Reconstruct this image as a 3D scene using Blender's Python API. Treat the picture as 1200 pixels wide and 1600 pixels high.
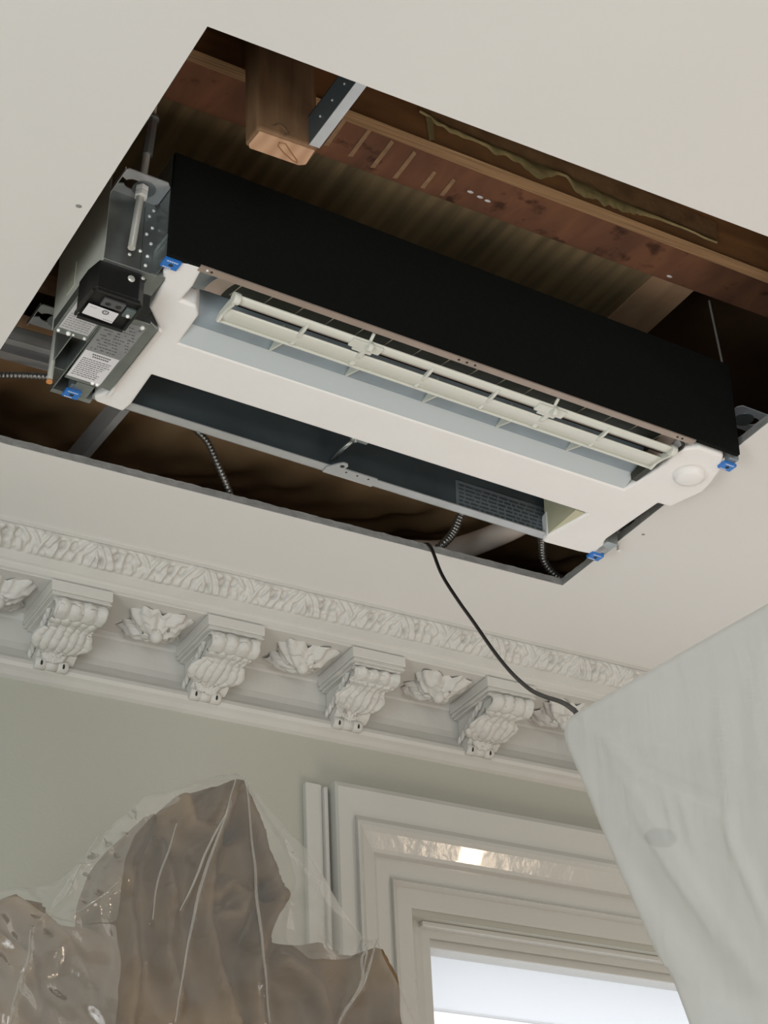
import bpy, bmesh, math, random
from mathutils import Vector, Matrix, noise
random.seed(7)
for o in list(bpy.data.objects): bpy.data.objects.remove(o)
SC = bpy.context.scene
COL = SC.collection

# ------------------------------------------------------------------ camera, world, lights, exposure
CAMZ = 1.6; ZC = 3.35; FPX = 2932.8          # eye height, ceiling height, focal length in pixels
RC = Matrix(((0.86845, -0.49385, -0.04371), (0.22711, 0.47465, -0.85037), (0.4407, 0.72857, 0.52437)))
CAM = Vector((0, 0, CAMZ))
cam = bpy.data.cameras.new('camera'); cam.sensor_fit = 'VERTICAL'; cam.sensor_height = 36
cam.lens = FPX * 36 / 1600; cam.clip_start = .02; cam.clip_end = 200
co = bpy.data.objects.new('camera', cam); COL.objects.link(co); SC.camera = co
rows = [Vector(RC[0]), -Vector(RC[1]), -Vector(RC[2])]
M = Matrix((rows[0], rows[1], rows[2])).transposed().to_4x4(); M.translation = CAM; co.matrix_world = M

w = bpy.data.worlds.new('world'); SC.world = w; w.use_nodes = True
wb = w.node_tree.nodes['Background']; wb.inputs[0].default_value = (.87, .92, 1, 1); wb.inputs[1].default_value = 1.7

def area(name, loc, target, sx, sy, power, col):
    l = bpy.data.lights.new(name, 'AREA'); l.shape = 'RECTANGLE'; l.size = sx; l.size_y = sy; l.energy = power; l.color = col
    o = bpy.data.objects.new(name, l); COL.objects.link(o); o.location = loc
    o.rotation_euler = (Vector(target) - Vector(loc)).to_track_quat('-Z', 'Y').to_euler(); return o
area('added_daylight_back', (-.6, -3.3, 1.35), (1.2, 2.3, 2.9), 2.6, 2.0, 112, (.95, .98, 1))  # added area light standing before the solid back wall; no window there
area('added_daylight_left', (-1.9, .6, 1.2), (1.2, 1.4, 3.3), 2.0, 1.6, 60, (.93, .985, 1))  # added cool light in front of the left wall, which has no opening
area('floor_bounce_fill', (2.3, .9, .25), (2.0, 2.0, 3.35), 1.4, 1.4, 32, (1, .86, .77))  # added upward fill standing in for bounce from below; no such lamp
area('assumed_warm_lamp', (3.5, .3, 2.35), (1.9, 2.6, 3.0), .08, .16, 4, (1, .78, .58))  # unseen lamp, assumed from the warm highlights on the casing
SC.view_settings.view_transform = 'Standard'; SC.view_settings.look = 'None'
SC.view_settings.gamma = 1; SC.view_settings.use_curve_mapping = False; SC.view_settings.exposure = -0.05

# ------------------------------------------------------------------ helpers
def ray(px, py): return RC.transposed() @ Vector(((px - 600) / FPX, (py - 800) / FPX, 1))
def on(px, py, ax, v):
    d = ray(px, py); return CAM + d * ((v - CAM[ax]) / d[ax])
def s2l(c): return tuple(((x / 255 + .055) / 1.055) ** 2.4 if x > 10 else x / 255 / 12.92 for x in c)

def mat(name, col, rough=.6, metal=0, spec=.5, bump=0, bscale=40, var=0, vscale=6, coat=0, stretch=(1, 1, 1), col2=None, trans=0):
    m = bpy.data.materials.new(name); m.use_nodes = True; nt = m.node_tree; b = nt.nodes['Principled BSDF']
    b.inputs['Base Color'].default_value = (*col, 1); b.inputs['Roughness'].default_value = rough
    b.inputs['Metallic'].default_value = metal; b.inputs['Specular IOR Level'].default_value = spec
    b.inputs['Coat Weight'].default_value = coat
    tc = nt.nodes.new('ShaderNodeTexCoord'); mp = nt.nodes.new('ShaderNodeMapping'); mp.inputs['Scale'].default_value = stretch
    nt.links.new(tc.outputs['Object'], mp.inputs[0])
    if var:
        n = nt.nodes.new('ShaderNodeTexNoise'); n.inputs['Scale'].default_value = vscale; n.inputs['Detail'].default_value = 5
        nt.links.new(mp.outputs[0], n.inputs['Vector'])
        r = nt.nodes.new('ShaderNodeValToRGB'); r.color_ramp.elements[0].position = .3; r.color_ramp.elements[1].position = .7
        c2 = col2 or tuple(x * (1 - var) for x in col)
        r.color_ramp.elements[0].color = (*c2, 1); r.color_ramp.elements[1].color = (*col, 1)
        nt.links.new(n.outputs['Fac'], r.inputs[0]); nt.links.new(r.outputs[0], b.inputs['Base Color'])
    if bump:
        n = nt.nodes.new('ShaderNodeTexNoise'); n.inputs['Scale'].default_value = bscale; n.inputs['Detail'].default_value = 4
        nt.links.new(mp.outputs[0], n.inputs['Vector'])
        bp = nt.nodes.new('ShaderNodeBump'); bp.inputs['Strength'].default_value = bump; bp.inputs['Distance'].default_value = .004
        nt.links.new(n.outputs['Fac'], bp.inputs['Height']); nt.links.new(bp.outputs[0], b.inputs['Normal'])
    return m

def grain(name, c1, c2, scale=9, stretch=(1, 1, 1), rough=.75, rings=0, spots=0, rmix=.28):
    """sawn timber: stretched noise plus an optional wavy ring figure"""
    m = bpy.data.materials.new(name); m.use_nodes = True; nt = m.node_tree; b = nt.nodes['Principled BSDF']; N = nt.nodes.new; L = nt.links.new
    tc = N('ShaderNodeTexCoord'); mp = N('ShaderNodeMapping'); mp.inputs['Scale'].default_value = stretch; L(tc.outputs['Object'], mp.inputs[0])
    n = N('ShaderNodeTexNoise'); n.inputs['Scale'].default_value = scale; n.inputs['Detail'].default_value = 7; n.inputs['Distortion'].default_value = .6
    L(mp.outputs[0], n.inputs['Vector'])
    r = N('ShaderNodeValToRGB'); r.color_ramp.elements[0].position = .33; r.color_ramp.elements[1].position = .66
    r.color_ramp.elements[0].color = (*c2, 1); r.color_ramp.elements[1].color = (*c1, 1)
    src = n.outputs['Fac']
    if rings:
        wv = N('ShaderNodeTexWave'); wv.inputs['Scale'].default_value = rings; wv.inputs['Distortion'].default_value = 7
        wv.inputs['Detail'].default_value = 2; wv.inputs['Detail Scale'].default_value = .5; L(mp.outputs[0], wv.inputs['Vector'])
        mx = N('ShaderNodeMix'); mx.inputs[0].default_value = rmix; L(n.outputs['Fac'], mx.inputs[2]); L(wv.outputs['Fac'], mx.inputs[3]); src = mx.outputs[0]
    L(src, r.inputs[0]); out = r.outputs[0]
    if spots:
        n2 = N('ShaderNodeTexNoise'); n2.inputs['Scale'].default_value = spots; n2.inputs['Detail'].default_value = 3
        L(tc.outputs['Object'], n2.inputs['Vector'])
        r2 = N('ShaderNodeValToRGB'); r2.color_ramp.elements[0].position = .58; r2.color_ramp.elements[1].position = .72
        r2.color_ramp.elements[0].color = (1, 1, 1, 1); r2.color_ramp.elements[1].color = (.35, .3, .28, 1)
        L(n2.outputs['Fac'], r2.inputs[0])
        mm = N('ShaderNodeMix'); mm.data_type = 'RGBA'; mm.blend_type = 'MULTIPLY'; mm.inputs[0].default_value = 1
        L(out, mm.inputs[6]); L(r2.outputs[0], mm.inputs[7]); out = mm.outputs[2]
    L(out, b.inputs['Base Color']); b.inputs['Roughness'].default_value = rough
    bp = N('ShaderNodeBump'); bp.inputs['Strength'].default_value = .35; bp.inputs['Distance'].default_value = .003
    L(src, bp.inputs['Height']); L(bp.outputs[0], b.inputs['Normal'])
    return m

class MB:
    """collects shapes into one mesh"""
    def __init__(s): s.v = []; s.f = []; s.mi = []; s.sm = []
    def add(s, vs, fs, mi=0, smooth=False):
        k = len(s.v); s.v += [tuple(v) for v in vs]
        for f in fs: s.f.append(tuple(i + k for i in f)); s.mi.append(mi); s.sm.append(smooth)
        return s
    def box(s, a, b, mi=0):
        x0, y0, z0 = a; x1, y1, z1 = b
        return s.add([(x0,y0,z0),(x1,y0,z0),(x1,y1,z0),(x0,y1,z0),(x0,y0,z1),(x1,y0,z1),(x1,y1,z1),(x0,y1,z1)],
                     [(0,3,2,1),(4,5,6,7),(0,1,5,4),(1,2,6,5),(2,3,7,6),(3,0,4,7)], mi)
    def prism(s, pts, z0, z1, mi=0, axis=2):
        """pts: 2-D outline; extruded along axis"""
        n = len(pts)
        def P(p, z): return {2: (p[0], p[1], z), 1: (p[0], z, p[1]), 0: (z, p[0], p[1])}[axis]
        vs = [P(p, z0) for p in pts] + [P(p, z1) for p in pts]
        return s.add(vs, [tuple(range(n))[::-1], tuple(range(n, 2 * n))] + [(i, (i + 1) % n, n + (i + 1) % n, n + i) for i in range(n)], mi)
    def tube(s, path, r, n=10, mi=0, cap=True, ridge=0, pitch=.006):
        path = [Vector(p) for p in path]; rings = []; up = Vector((0, 0, 1)); dist = 0
        for i, p in enumerate(path):
            if i: dist += (p - path[i - 1]).length
            t = (path[min(i + 1, len(path) - 1)] - path[max(i - 1, 0)]).normalized()
            a = t.cross(up)
            if a.length < .05: a = t.cross(Vector((1, 0, 0)))
            a.normalize(); b = a.cross(t); up = b
            rr = (r[i] if isinstance(r, (list, tuple)) else r)
            if ridge: rr *= 1 + ridge * math.sin(2 * math.pi * dist / pitch)
            rings.append([p + a * math.cos(2 * math.pi * k / n) * rr + b * math.sin(2 * math.pi * k / n) * rr for k in range(n)])
        vs = [v for q in rings for v in q]; fs = []
        for i in range(len(path) - 1):
            for k in range(n): fs.append((i * n + k, i * n + (k + 1) % n, (i + 1) * n + (k + 1) % n, (i + 1) * n + k))
        s.add(vs, fs, mi, True)
        if cap: s.add(rings[0], [tuple(range(n))[::-1]], mi); s.add(rings[-1], [tuple(range(n))], mi)
        return s
    def grid(s, fn, nu, nv, mi=0, smooth=True, flip=False):
        vs = [fn(i / nu, j / nv) for j in range(nv + 1) for i in range(nu + 1)]; fs = []
        for j in range(nv):
            for i in range(nu):
                q = (j*(nu+1)+i, j*(nu+1)+i+1, (j+1)*(nu+1)+i+1, (j+1)*(nu+1)+i); fs.append(q[::-1] if flip else q)
        return s.add(vs, fs, mi, smooth)
    def ball(s, c, r, n=14, m=9, mi=0, axes=(1, 1, 1)):
        c = Vector(c)
        return s.grid(lambda u, v: c + Vector((r*axes[0]*math.sin(math.pi*v)*math.cos(2*math.pi*u), r*axes[1]*math.sin(math.pi*v)*math.sin(2*math.pi*u), -r*axes[2]*math.cos(math.pi*v))), n, m, mi)
    def build(s, name, mats, parent=None, bevel=0, segs=2, label=None, auto=True):
        me = bpy.data.meshes.new(name); me.from_pydata(s.v, [], s.f)
        for m in (mats if isinstance(mats, (list, tuple)) else [mats]): me.materials.append(m)
        for p, mi, sm in zip(me.polygons, s.mi, s.sm): p.material_index = mi; p.use_smooth = sm
        bm = bmesh.new(); bm.from_mesh(me)
        bmesh.ops.remove_doubles(bm, verts=bm.verts, dist=1e-6); bmesh.ops.recalc_face_normals(bm, faces=bm.faces)
        bm.to_mesh(me); bm.free(); me.update()
        o = bpy.data.objects.new(name, me); COL.objects.link(o)
        if parent: o.parent = parent
        if bevel:
            b = o.modifiers.new('bevel', 'BEVEL'); b.width = bevel; b.segments = segs; b.limit_method = 'ANGLE'; b.angle_limit = math.radians(35)
        if label: o['label'] = label
        return o
def tag(o, label, cat, group=None, kind=None):
    o['label'] = label; o['category'] = cat
    if group: o['group'] = group
    if kind: o['kind'] = kind
    return o
def struct(o): o['kind'] = 'structure'; return o
def empty(name, loc=(0, 0, 0), mtx=None):
    o = bpy.data.objects.new(name, None); COL.objects.link(o); o.empty_display_size = .1
    if mtx: o.matrix_world = mtx
    else: o.location = loc
    return o
def spline(pts, n=8):
    P = [Vector(p) for p in pts]; P = [P[0] * 2 - P[1]] + P + [P[-1] * 2 - P[-2]]; out = []
    for i in range(1, len(P) - 2):
        for k in range(n):
            t = k / n; a, b, c, d = P[i-1:i+3]
            out.append(.5 * ((2*b) + (-a+c)*t + (2*a-5*b+4*c-d)*t*t + (-a+3*b-3*c+d)*t**3))
    out.append(P[-2]); return out
def resample(path, step):
    out = [path[0]]; acc = 0
    for a, b in zip(path, path[1:]):
        L = (b - a).length; d = step - acc
        while d <= L: out.append(a.lerp(b, d / L)); d += step
        acc = (acc + L) % step
    return out
def sm(t): t = max(0, min(1, t)); return t * t * (3 - 2 * t)
def segd(p, a, b):
    ax, ay = b[0]-a[0], b[1]-a[1]; t = max(0, min(1, ((p[0]-a[0])*ax + (p[1]-a[1])*ay) / (ax*ax + ay*ay)))
    return math.hypot(p[0]-a[0]-ax*t, p[1]-a[1]-ay*t), t
def inside(p, poly):
    c = False; n = len(poly)
    for i in range(n):
        a, b = poly[i], poly[(i + 1) % n]
        if (a[1] > p[1]) != (b[1] > p[1]) and p[0] < (b[0]-a[0])*(p[1]-a[1])/(b[1]-a[1]) + a[0]: c = not c
    return c

# ------------------------------------------------------------------ materials
m_ceil = mat('ceiling_paint', (.745, .738, .715), .85, bump=.08, bscale=60, var=.03, vscale=2)
m_gyp = mat('gypsum_edge', (.30, .30, .29), .9, bump=.5, bscale=120, var=.3, vscale=40)
m_wall = mat('sage_wall_paint', (.445, .445, .385), .8, bump=.15, bscale=160, var=.04, vscale=3)
m_corn = mat('plaster_paint', (.615, .605, .57), .6, bump=.12, bscale=90, var=.05, vscale=12)
m_trim = mat('gloss_trim_paint', (.57, .565, .53), .17, bump=.28, bscale=30, var=.03, vscale=5, coat=.3)
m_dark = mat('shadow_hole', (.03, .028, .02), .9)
m_floor = mat('paper_covered_floor', (.42, .36, .29), .8, var=.2)
m_galv = mat('galvanised_steel', (.46, .50, .49), .34, metal=.85, var=.35, vscale=14, bump=.05, bscale=30)
m_galvd = mat('galvanised_channel', (.33, .37, .385), .45, metal=.6, var=.25, vscale=9)
m_galvl = mat('bright_steel_lip', (.62, .64, .65), .35, metal=.5, var=.15, vscale=20)
m_blk = mat('black_insulation', (.007, .0078, .007), .92, spec=.12, bump=.2, bscale=200)
m_bplas = mat('black_plastic', (.012, .012, .012), .45, var=.2, vscale=30)
m_foam = mat('white_foam', (.91, .90, .885), .8, bump=.12, bscale=220, var=.03, vscale=10)
m_duct = mat('pale_grey_foam', (.52, .57, .585), .8, bump=.1, bscale=200)
m_ductd = mat('shaded_outlet_skin', (.30, .36, .40), .6, var=.15, vscale=25)
m_vane = mat('offwhite_plastic', (.70, .71, .64), .38)
m_tan = mat('tan_steel_lip', (.40, .32, .265), .5, metal=.2, var=.15, vscale=20)
m_coil = mat('dark_olive_coil', (.045, .045, .028), .55, var=.4, vscale=60)
m_blue = mat('blue_plastic', (.03, .19, .60), .4)
m_white = mat('white_label', (.78, .77, .80), .5)
m_ink = mat('grey_ink', (.12, .12, .13), .6)
m_plate = mat('printed_grey_plate', (.36, .37, .38), .4, metal=.3, var=.15, vscale=60)
m_zinc = mat('zinc_thread', (.78, .78, .72), .25, metal=.45)
m_nut = mat('bright_nut', (.95, .96, .94), .18, metal=.15)
m_orange = mat('orange_paint', (.62, .27, .09), .6)
m_block = grain('pine_block', (.24, .135, .068), (.17, .09, .042), 6, (9, 9, 1), .7)
m_end = grain('pine_end_grain', (.56, .34, .21), (.44, .25, .15), 5, (1, 1, 1), .8, rings=14)
m_ply = grain('plywood_deck', (.30, .22, .115), (.16, .12, .064), 9, (4, .35, 1), .8, rings=2.6, rmix=.13)
m_red = grain('red_brown_board', (.25, .11, .055), (.14, .062, .036), 5, (3, 1, 1), .8, spots=30)
m_lvl = grain('laminated_timber', (.34, .16, .06), (.22, .105, .04), 5, (1.5, 1, 6), .7)
m_lvle = grain('plywood_edge', (.38, .23, .11), (.22, .125, .06), 6, (1, 60, 60), .8)
m_pale = grain('pale_ply_strip', (.55, .36, .22), (.40, .25, .15), 4, (5, 1, 1), .8)
m_glue = mat('dried_glue', (.34, .27, .12), .6, bump=.6, bscale=60, var=.3, vscale=30)
m_brown = grain('dark_joist', (.16, .09, .04), (.09, .05, .025), 5, (1, 1, 5), .85)
m_kraft = mat('kraft_paper', (.42, .27, .14), .5, bump=.6, bscale=9, var=.45, vscale=5)
m_armor = mat('armoured_cable_skin', (.26, .26, .25), .35, metal=.85)
m_hose = mat('white_duct_hose', (.72, .64, .57), .7, bump=.3, bscale=30, var=.2)
m_cord = mat('black_rubber', (.012, .012, .012), .5)
m_wood = mat('carved_walnut', (.25, .15, .06), .55, vscale=7, bump=.4, bscale=20, var=.5, col2=(.05, .028, .012))  # dark stain blotches, deepened to imitate shading of the relief
m_back = mat('shaded_back_steel', (.11, .135, .145), .45, metal=.4, var=.3, vscale=8)  # darkened: the shade deep inside the unit is put into this colour
m_wire = mat('pale_wire', (.45, .40, .28), .5)
m_line = mat('tan_residue', (.40, .25, .14), .8, var=.3, vscale=60)
m_torn = mat('torn_brown_facing', (.30, .17, .075), .8, var=.45, vscale=30, bump=.4)

# ------------------------------------------------------------------ room shell
HX0, HX1, HY0, HY1 = .702, 1.913, 1.525, 2.517      # opening cut in the ceiling
WY = 2.933
b = MB(); t = .014
X0, X1, Y0 = -2.2, 4.6, -3.6
for (a, c) in (((X0, Y0), (X1, HY0)), ((X0, HY1), (X1, WY)), ((X0, HY0), (HX0, HY1)), ((HX1, HY0), (X1, HY1))):
    b.box((a[0], a[1], ZC), (c[0], c[1], ZC + t))
ceil = struct(b.build('ceiling', m_ceil))
# raw gypsum core showing on the cut edge, slightly ragged
b = MB(); e = .0012
def edge(p, q, nrm):
    n = 120
    for side in (0,):
        def fn(u, v):
            x = p[0] + (q[0]-p[0])*u; y = p[1] + (q[1]-p[1])*u
            k = e * (.6 + .9 * noise.noise(Vector((x*60, y*60, v*3)))) + (.0035 * max(0, noise.noise(Vector((x*35, y*35, 9)))) if v > .9 else 0)
            return (x + nrm[0]*k, y + nrm[1]*k, ZC + .0006 + (t + .0015*noise.noise(Vector((x*80, y*80, 3)))) * v)
        b.grid(fn, n, 4)
edge((HX0, HY1), (HX1, HY1), (0, -1)); edge((HX1, HY0), (HX1, HY1), (-1, 0)); edge((HX0, HY0), (HX1, HY0), (0, 1)); edge((HX0, HY0), (HX0, HY1), (1, 0))
b.build('cut_edge', m_gyp, ceil, label='raw grey gypsum edge of the opening')
for px, py, r in ((123, 322, .0035), (1005, 835, .0028)):
    p = on(px, py, 2, ZC); q = MB()
    q.ball((p.x, p.y, ZC - .0002), r, 12, 8, 0, (1.3, 1, .25)); q.build('screw_hole', m_gyp, ceil)

DX0, DZ0 = 1.835, 2.765       # door-window opening: left jamb, head
DX1 = 2.86
b = MB()
b.box((X0, WY, 0), (DX0 - .05, WY + .3, 3.9)); b.box((DX1 + .05, WY, 0), (X1, WY + .3, 3.9)); b.box((DX0 - .05, WY, DZ0 + .05), (DX1 + .05, WY + .3, 3.9))
struct(b.build('wall_front', m_wall))
struct(MB().box((X0 - .2, Y0 - .2, -.1), (X1 + .2, WY + .3, 0)).build('floor', m_floor))
struct(MB().box((X0 - .15, Y0, 0), (X0, WY, 3.9)).build('wall_left', m_wall))
struct(MB().box((X1, Y0, 0), (X1 + .15, WY, 3.9)).build('wall_right', m_wall))
struct(MB().box((X0, Y0 - .15, 0), (X1, Y0, 3.9)).build('wall_back', m_wall))

# ------------------------------------------------------------------ door-window surround
steps = [(523, 1220, 2.933), (523, 1220, 2.893), (528, 1227, 2.887), (555, 1273, 2.889), (559, 1280, 2.878), (563, 1287, 2.876), (567, 1296, 2.886), (580, 1324, 2.896),
         (584, 1331, 2.899), (587, 1338, 2.914), (610, 1370, 2.914), (614, 1374, 2.905), (620, 1385, 2.926), (638, 1412, 2.93), (643, 1419, 2.93), (646, 1423, 2.955), (658, 1446, 2.965), (671, 1466, 2.968), (671.5, 1466.5, 3.02)]
fr = []
for px, py, Y in steps:
    p = on(px, py, 1, Y); fr.append((p.x, p.z, Y))
fr[0] = (fr[1][0], fr[1][1], WY)
RX = DX1 + (DX0 - fr[1][0]) * 1.0
b = MB()
for (xa, za, ya), (xb, zb, yb) in zip(fr, fr[1:]):
    ra = DX0 + DX1 - xa; rb = DX0 + DX1 - xb
    b.add([(xa, ya, 0), (xb, yb, 0), (xb, yb, zb), (xa, ya, za)], [(0, 1, 2, 3)])
    b.add([(xa, ya, za), (xb, yb, zb), (rb, yb, zb), (ra, ya, za)], [(0, 1, 2, 3)])
    b.add([(ra, ya, 0), (rb, yb, 0), (rb, yb, zb), (ra, ya, za)], [(3, 2, 1, 0)])
cas = struct(b.build('trim_2', m_trim))
# head rail of the sash, with an open mitre at its left end
xi, zi = fr[-2][0], fr[-2][1]
# narrow flat strip standing left of the surround
p0 = on(475, 1223, 1, 2.925); p1 = on(509, 1238, 1, 2.925)
b = MB(); b.box((p0.x, 2.918, 0), (p1.x - .012, WY, p0.z)); b.box((p1.x - .012, 2.908, 0), (p1.x - .004, WY, p0.z - .008)); b.box((p1.x - .004, 2.925, 0), (fr[1][0], WY, p0.z - .02))
struct(b.build('trim_3', m_trim, bevel=.002))
rx = DX0 + DX1 - xi
win = empty('window_1', (xi, 3.0, 0)); struct(win)
def wpart(name, bb, m, **k):
    for i, v in enumerate(bb.v): bb.v[i] = (v[0] - xi, v[1] - 3.0, v[2])
    return bb.build(name, m, win, **k)
b = MB(); b.box((xi - .03, 2.985, zi - .012), (rx + .03, 3.03, zi + .06)); b.box((xi - .03, 2.985, 0), (xi + .006, 3.03, zi)); b.box((rx - .006, 2.985, 0), (rx + .03, 3.03, zi))
wpart('window_frame', b, m_trim, bevel=.003)
b = MB()
pa = on(647, 1424, 1, 2.955); pb = on(660, 1448, 1, 2.955)
for k, (dz0, dz1, yy) in enumerate(((0, .012, 2.944), (.012, .018, 2.951), (.018, pa.z - pb.z, 2.948))):
    b.box((pa.x + .004 + dz0 * .5, yy, pa.z - dz1), (rx - .01, 2.99, pa.z - dz0))
wpart('head_moulding', b, m_trim, bevel=.0015)
g = bpy.data.materials.new('window_glass'); g.use_nodes = True; nt = g.node_tree; nt.nodes.clear()
o_ = nt.nodes.new('ShaderNodeOutputMaterial'); mx = nt.nodes.new('ShaderNodeMixShader'); tr = nt.nodes.new('ShaderNodeBsdfTransparent'); gl = nt.nodes.new('ShaderNodeBsdfGlossy')
gl.inputs['Roughness'].default_value = .02; mx.inputs[0].default_value = .05
nt.links.new(tr.outputs[0], mx.inputs[1]); nt.links.new(gl.outputs[0], mx.inputs[2]); nt.links.new(mx.outputs[0], o_.inputs[0])
wpart('pane', MB().box((xi, 3.005, 0), (rx, 3.009, zi)), g)
bl = bpy.data.materials.new('blind_cloth'); bl.use_nodes = True; nt = bl.node_tree; nt.nodes.clear()
o_ = nt.nodes.new('ShaderNodeOutputMaterial'); mx = nt.nodes.new('ShaderNodeMixShader'); tr = nt.nodes.new('ShaderNodeBsdfTranslucent'); df = nt.nodes.new('ShaderNodeBsdfDiffuse')
tr.inputs[0].default_value = (.98, .98, .98, 1); df.inputs[0].default_value = (.8, .82, .86, 1); mx.inputs[0].default_value = .15
nt.links.new(tr.outputs[0], mx.inputs[1]); nt.links.new(df.outputs[0], mx.inputs[2]); nt.links.new(mx.outputs[0], o_.inputs[0])
zb = on(678, 1576, 1, 3.07).z
bo = MB().box((xi - .04, 3.07, zb), (rx + .04, 3.0708, zi + .1)).build('roller_blind', bl)
hb = MB().box((xi - .04, 3.067, zb - .004), (rx + .04, 3.073, zb)).build('hem_bar', bl, bo)
tag(bo, 'pale blue-white roller blind partly lowered behind the glass', 'blind')

# ------------------------------------------------------------------ cornice
def CY(dy): return 2.733 + dy
b = MB(); XA, XB = X0 + .01, X1 - .01
prof = [(0, 0), (-.001, -.007), (.006, -.011), (.032, -.042), (.033, -.046), (.0345, -.060), (.039, -.062), (.0405, -.066), (.041, -.074), (.046, -.076), (.047, -.0775), (.184, -.0775),
        (.186, -.086), (.189, -.090), (.190, -.135), (.188, -.150), (.182, -.163), (.180, -.168), (.176, -.170), (.170, -.178), (.168, -.186), (.171, -.193), (.180, -.197), (.190, -.203), (.2, -.206), (.2, 0)]
n = 1
for (a0, a1), (b0, b1) in zip(prof, prof[1:]):
    b.add([(XA, CY(a0), ZC + a1), (XB, CY(a0), ZC + a1), (XB, CY(b0), ZC + b1), (XA, CY(b0), ZC + b1)], [(0, 1, 2, 3)])
corn = struct(b.build('trim_1', m_corn))
# running acanthus enrichment on the crown
def leafh(s, t_):
    ph = s / .105; k = math.floor(ph); u = ph - k
    mir = 1 if int(k) % 2 == 0 else -1
    c = .5
    sl = u + .22 * mir * (t_ - .5)
    ribs = .5 + .5 * math.sin(2 * math.pi * (sl * 6.5 + .9 * (t_ - .5) ** 2 * mir * 2 + .25 * math.sin(5 * u)))
    curl = math.exp(-((u - c) / .18) ** 2)
    env = sm(t_ / .15) * sm((1 - t_) / .1 + .15 * math.sin(2 * math.pi * s / .0175))
    h = .0035 + .0055 * ribs ** 1.8 * (1 - .35 * curl) + .003 * math.sin(2 * math.pi * u)
    for ex, et, er, dp in ((.40, .64, .06, .022), (.62, .68, .055, .020), (.14, .35, .04, .009), (.85, .4, .04, .009)):
        d = ((u - ex) / er) ** 2 + ((t_ - et) / .16) ** 2
        h -= dp * math.exp(-d)
    h += .0030 * noise.noise(Vector((s * 50, t_ * 5, 2))) + .0014 * noise.noise(Vector((s * 150, t_ * 9, 2)))
    return h * env - .0012
xs0, xs1 = .55, 2.75
def crown(u, v):
    s = xs0 + (xs1 - xs0) * u; dy = -.001 + .034 * (1 - v); dz = -.010 - .035 * (1 - v)
    bulge = .004 * math.sin(math.pi * v); h = leafh(s, 1 - (1 - v)) + bulge
    return (s, CY(dy) - h * .75, ZC + dz - h * .62)
b = MB(); b.grid(crown, 1500, 22); b.build('leaf_enrichment', m_corn, corn)

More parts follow.
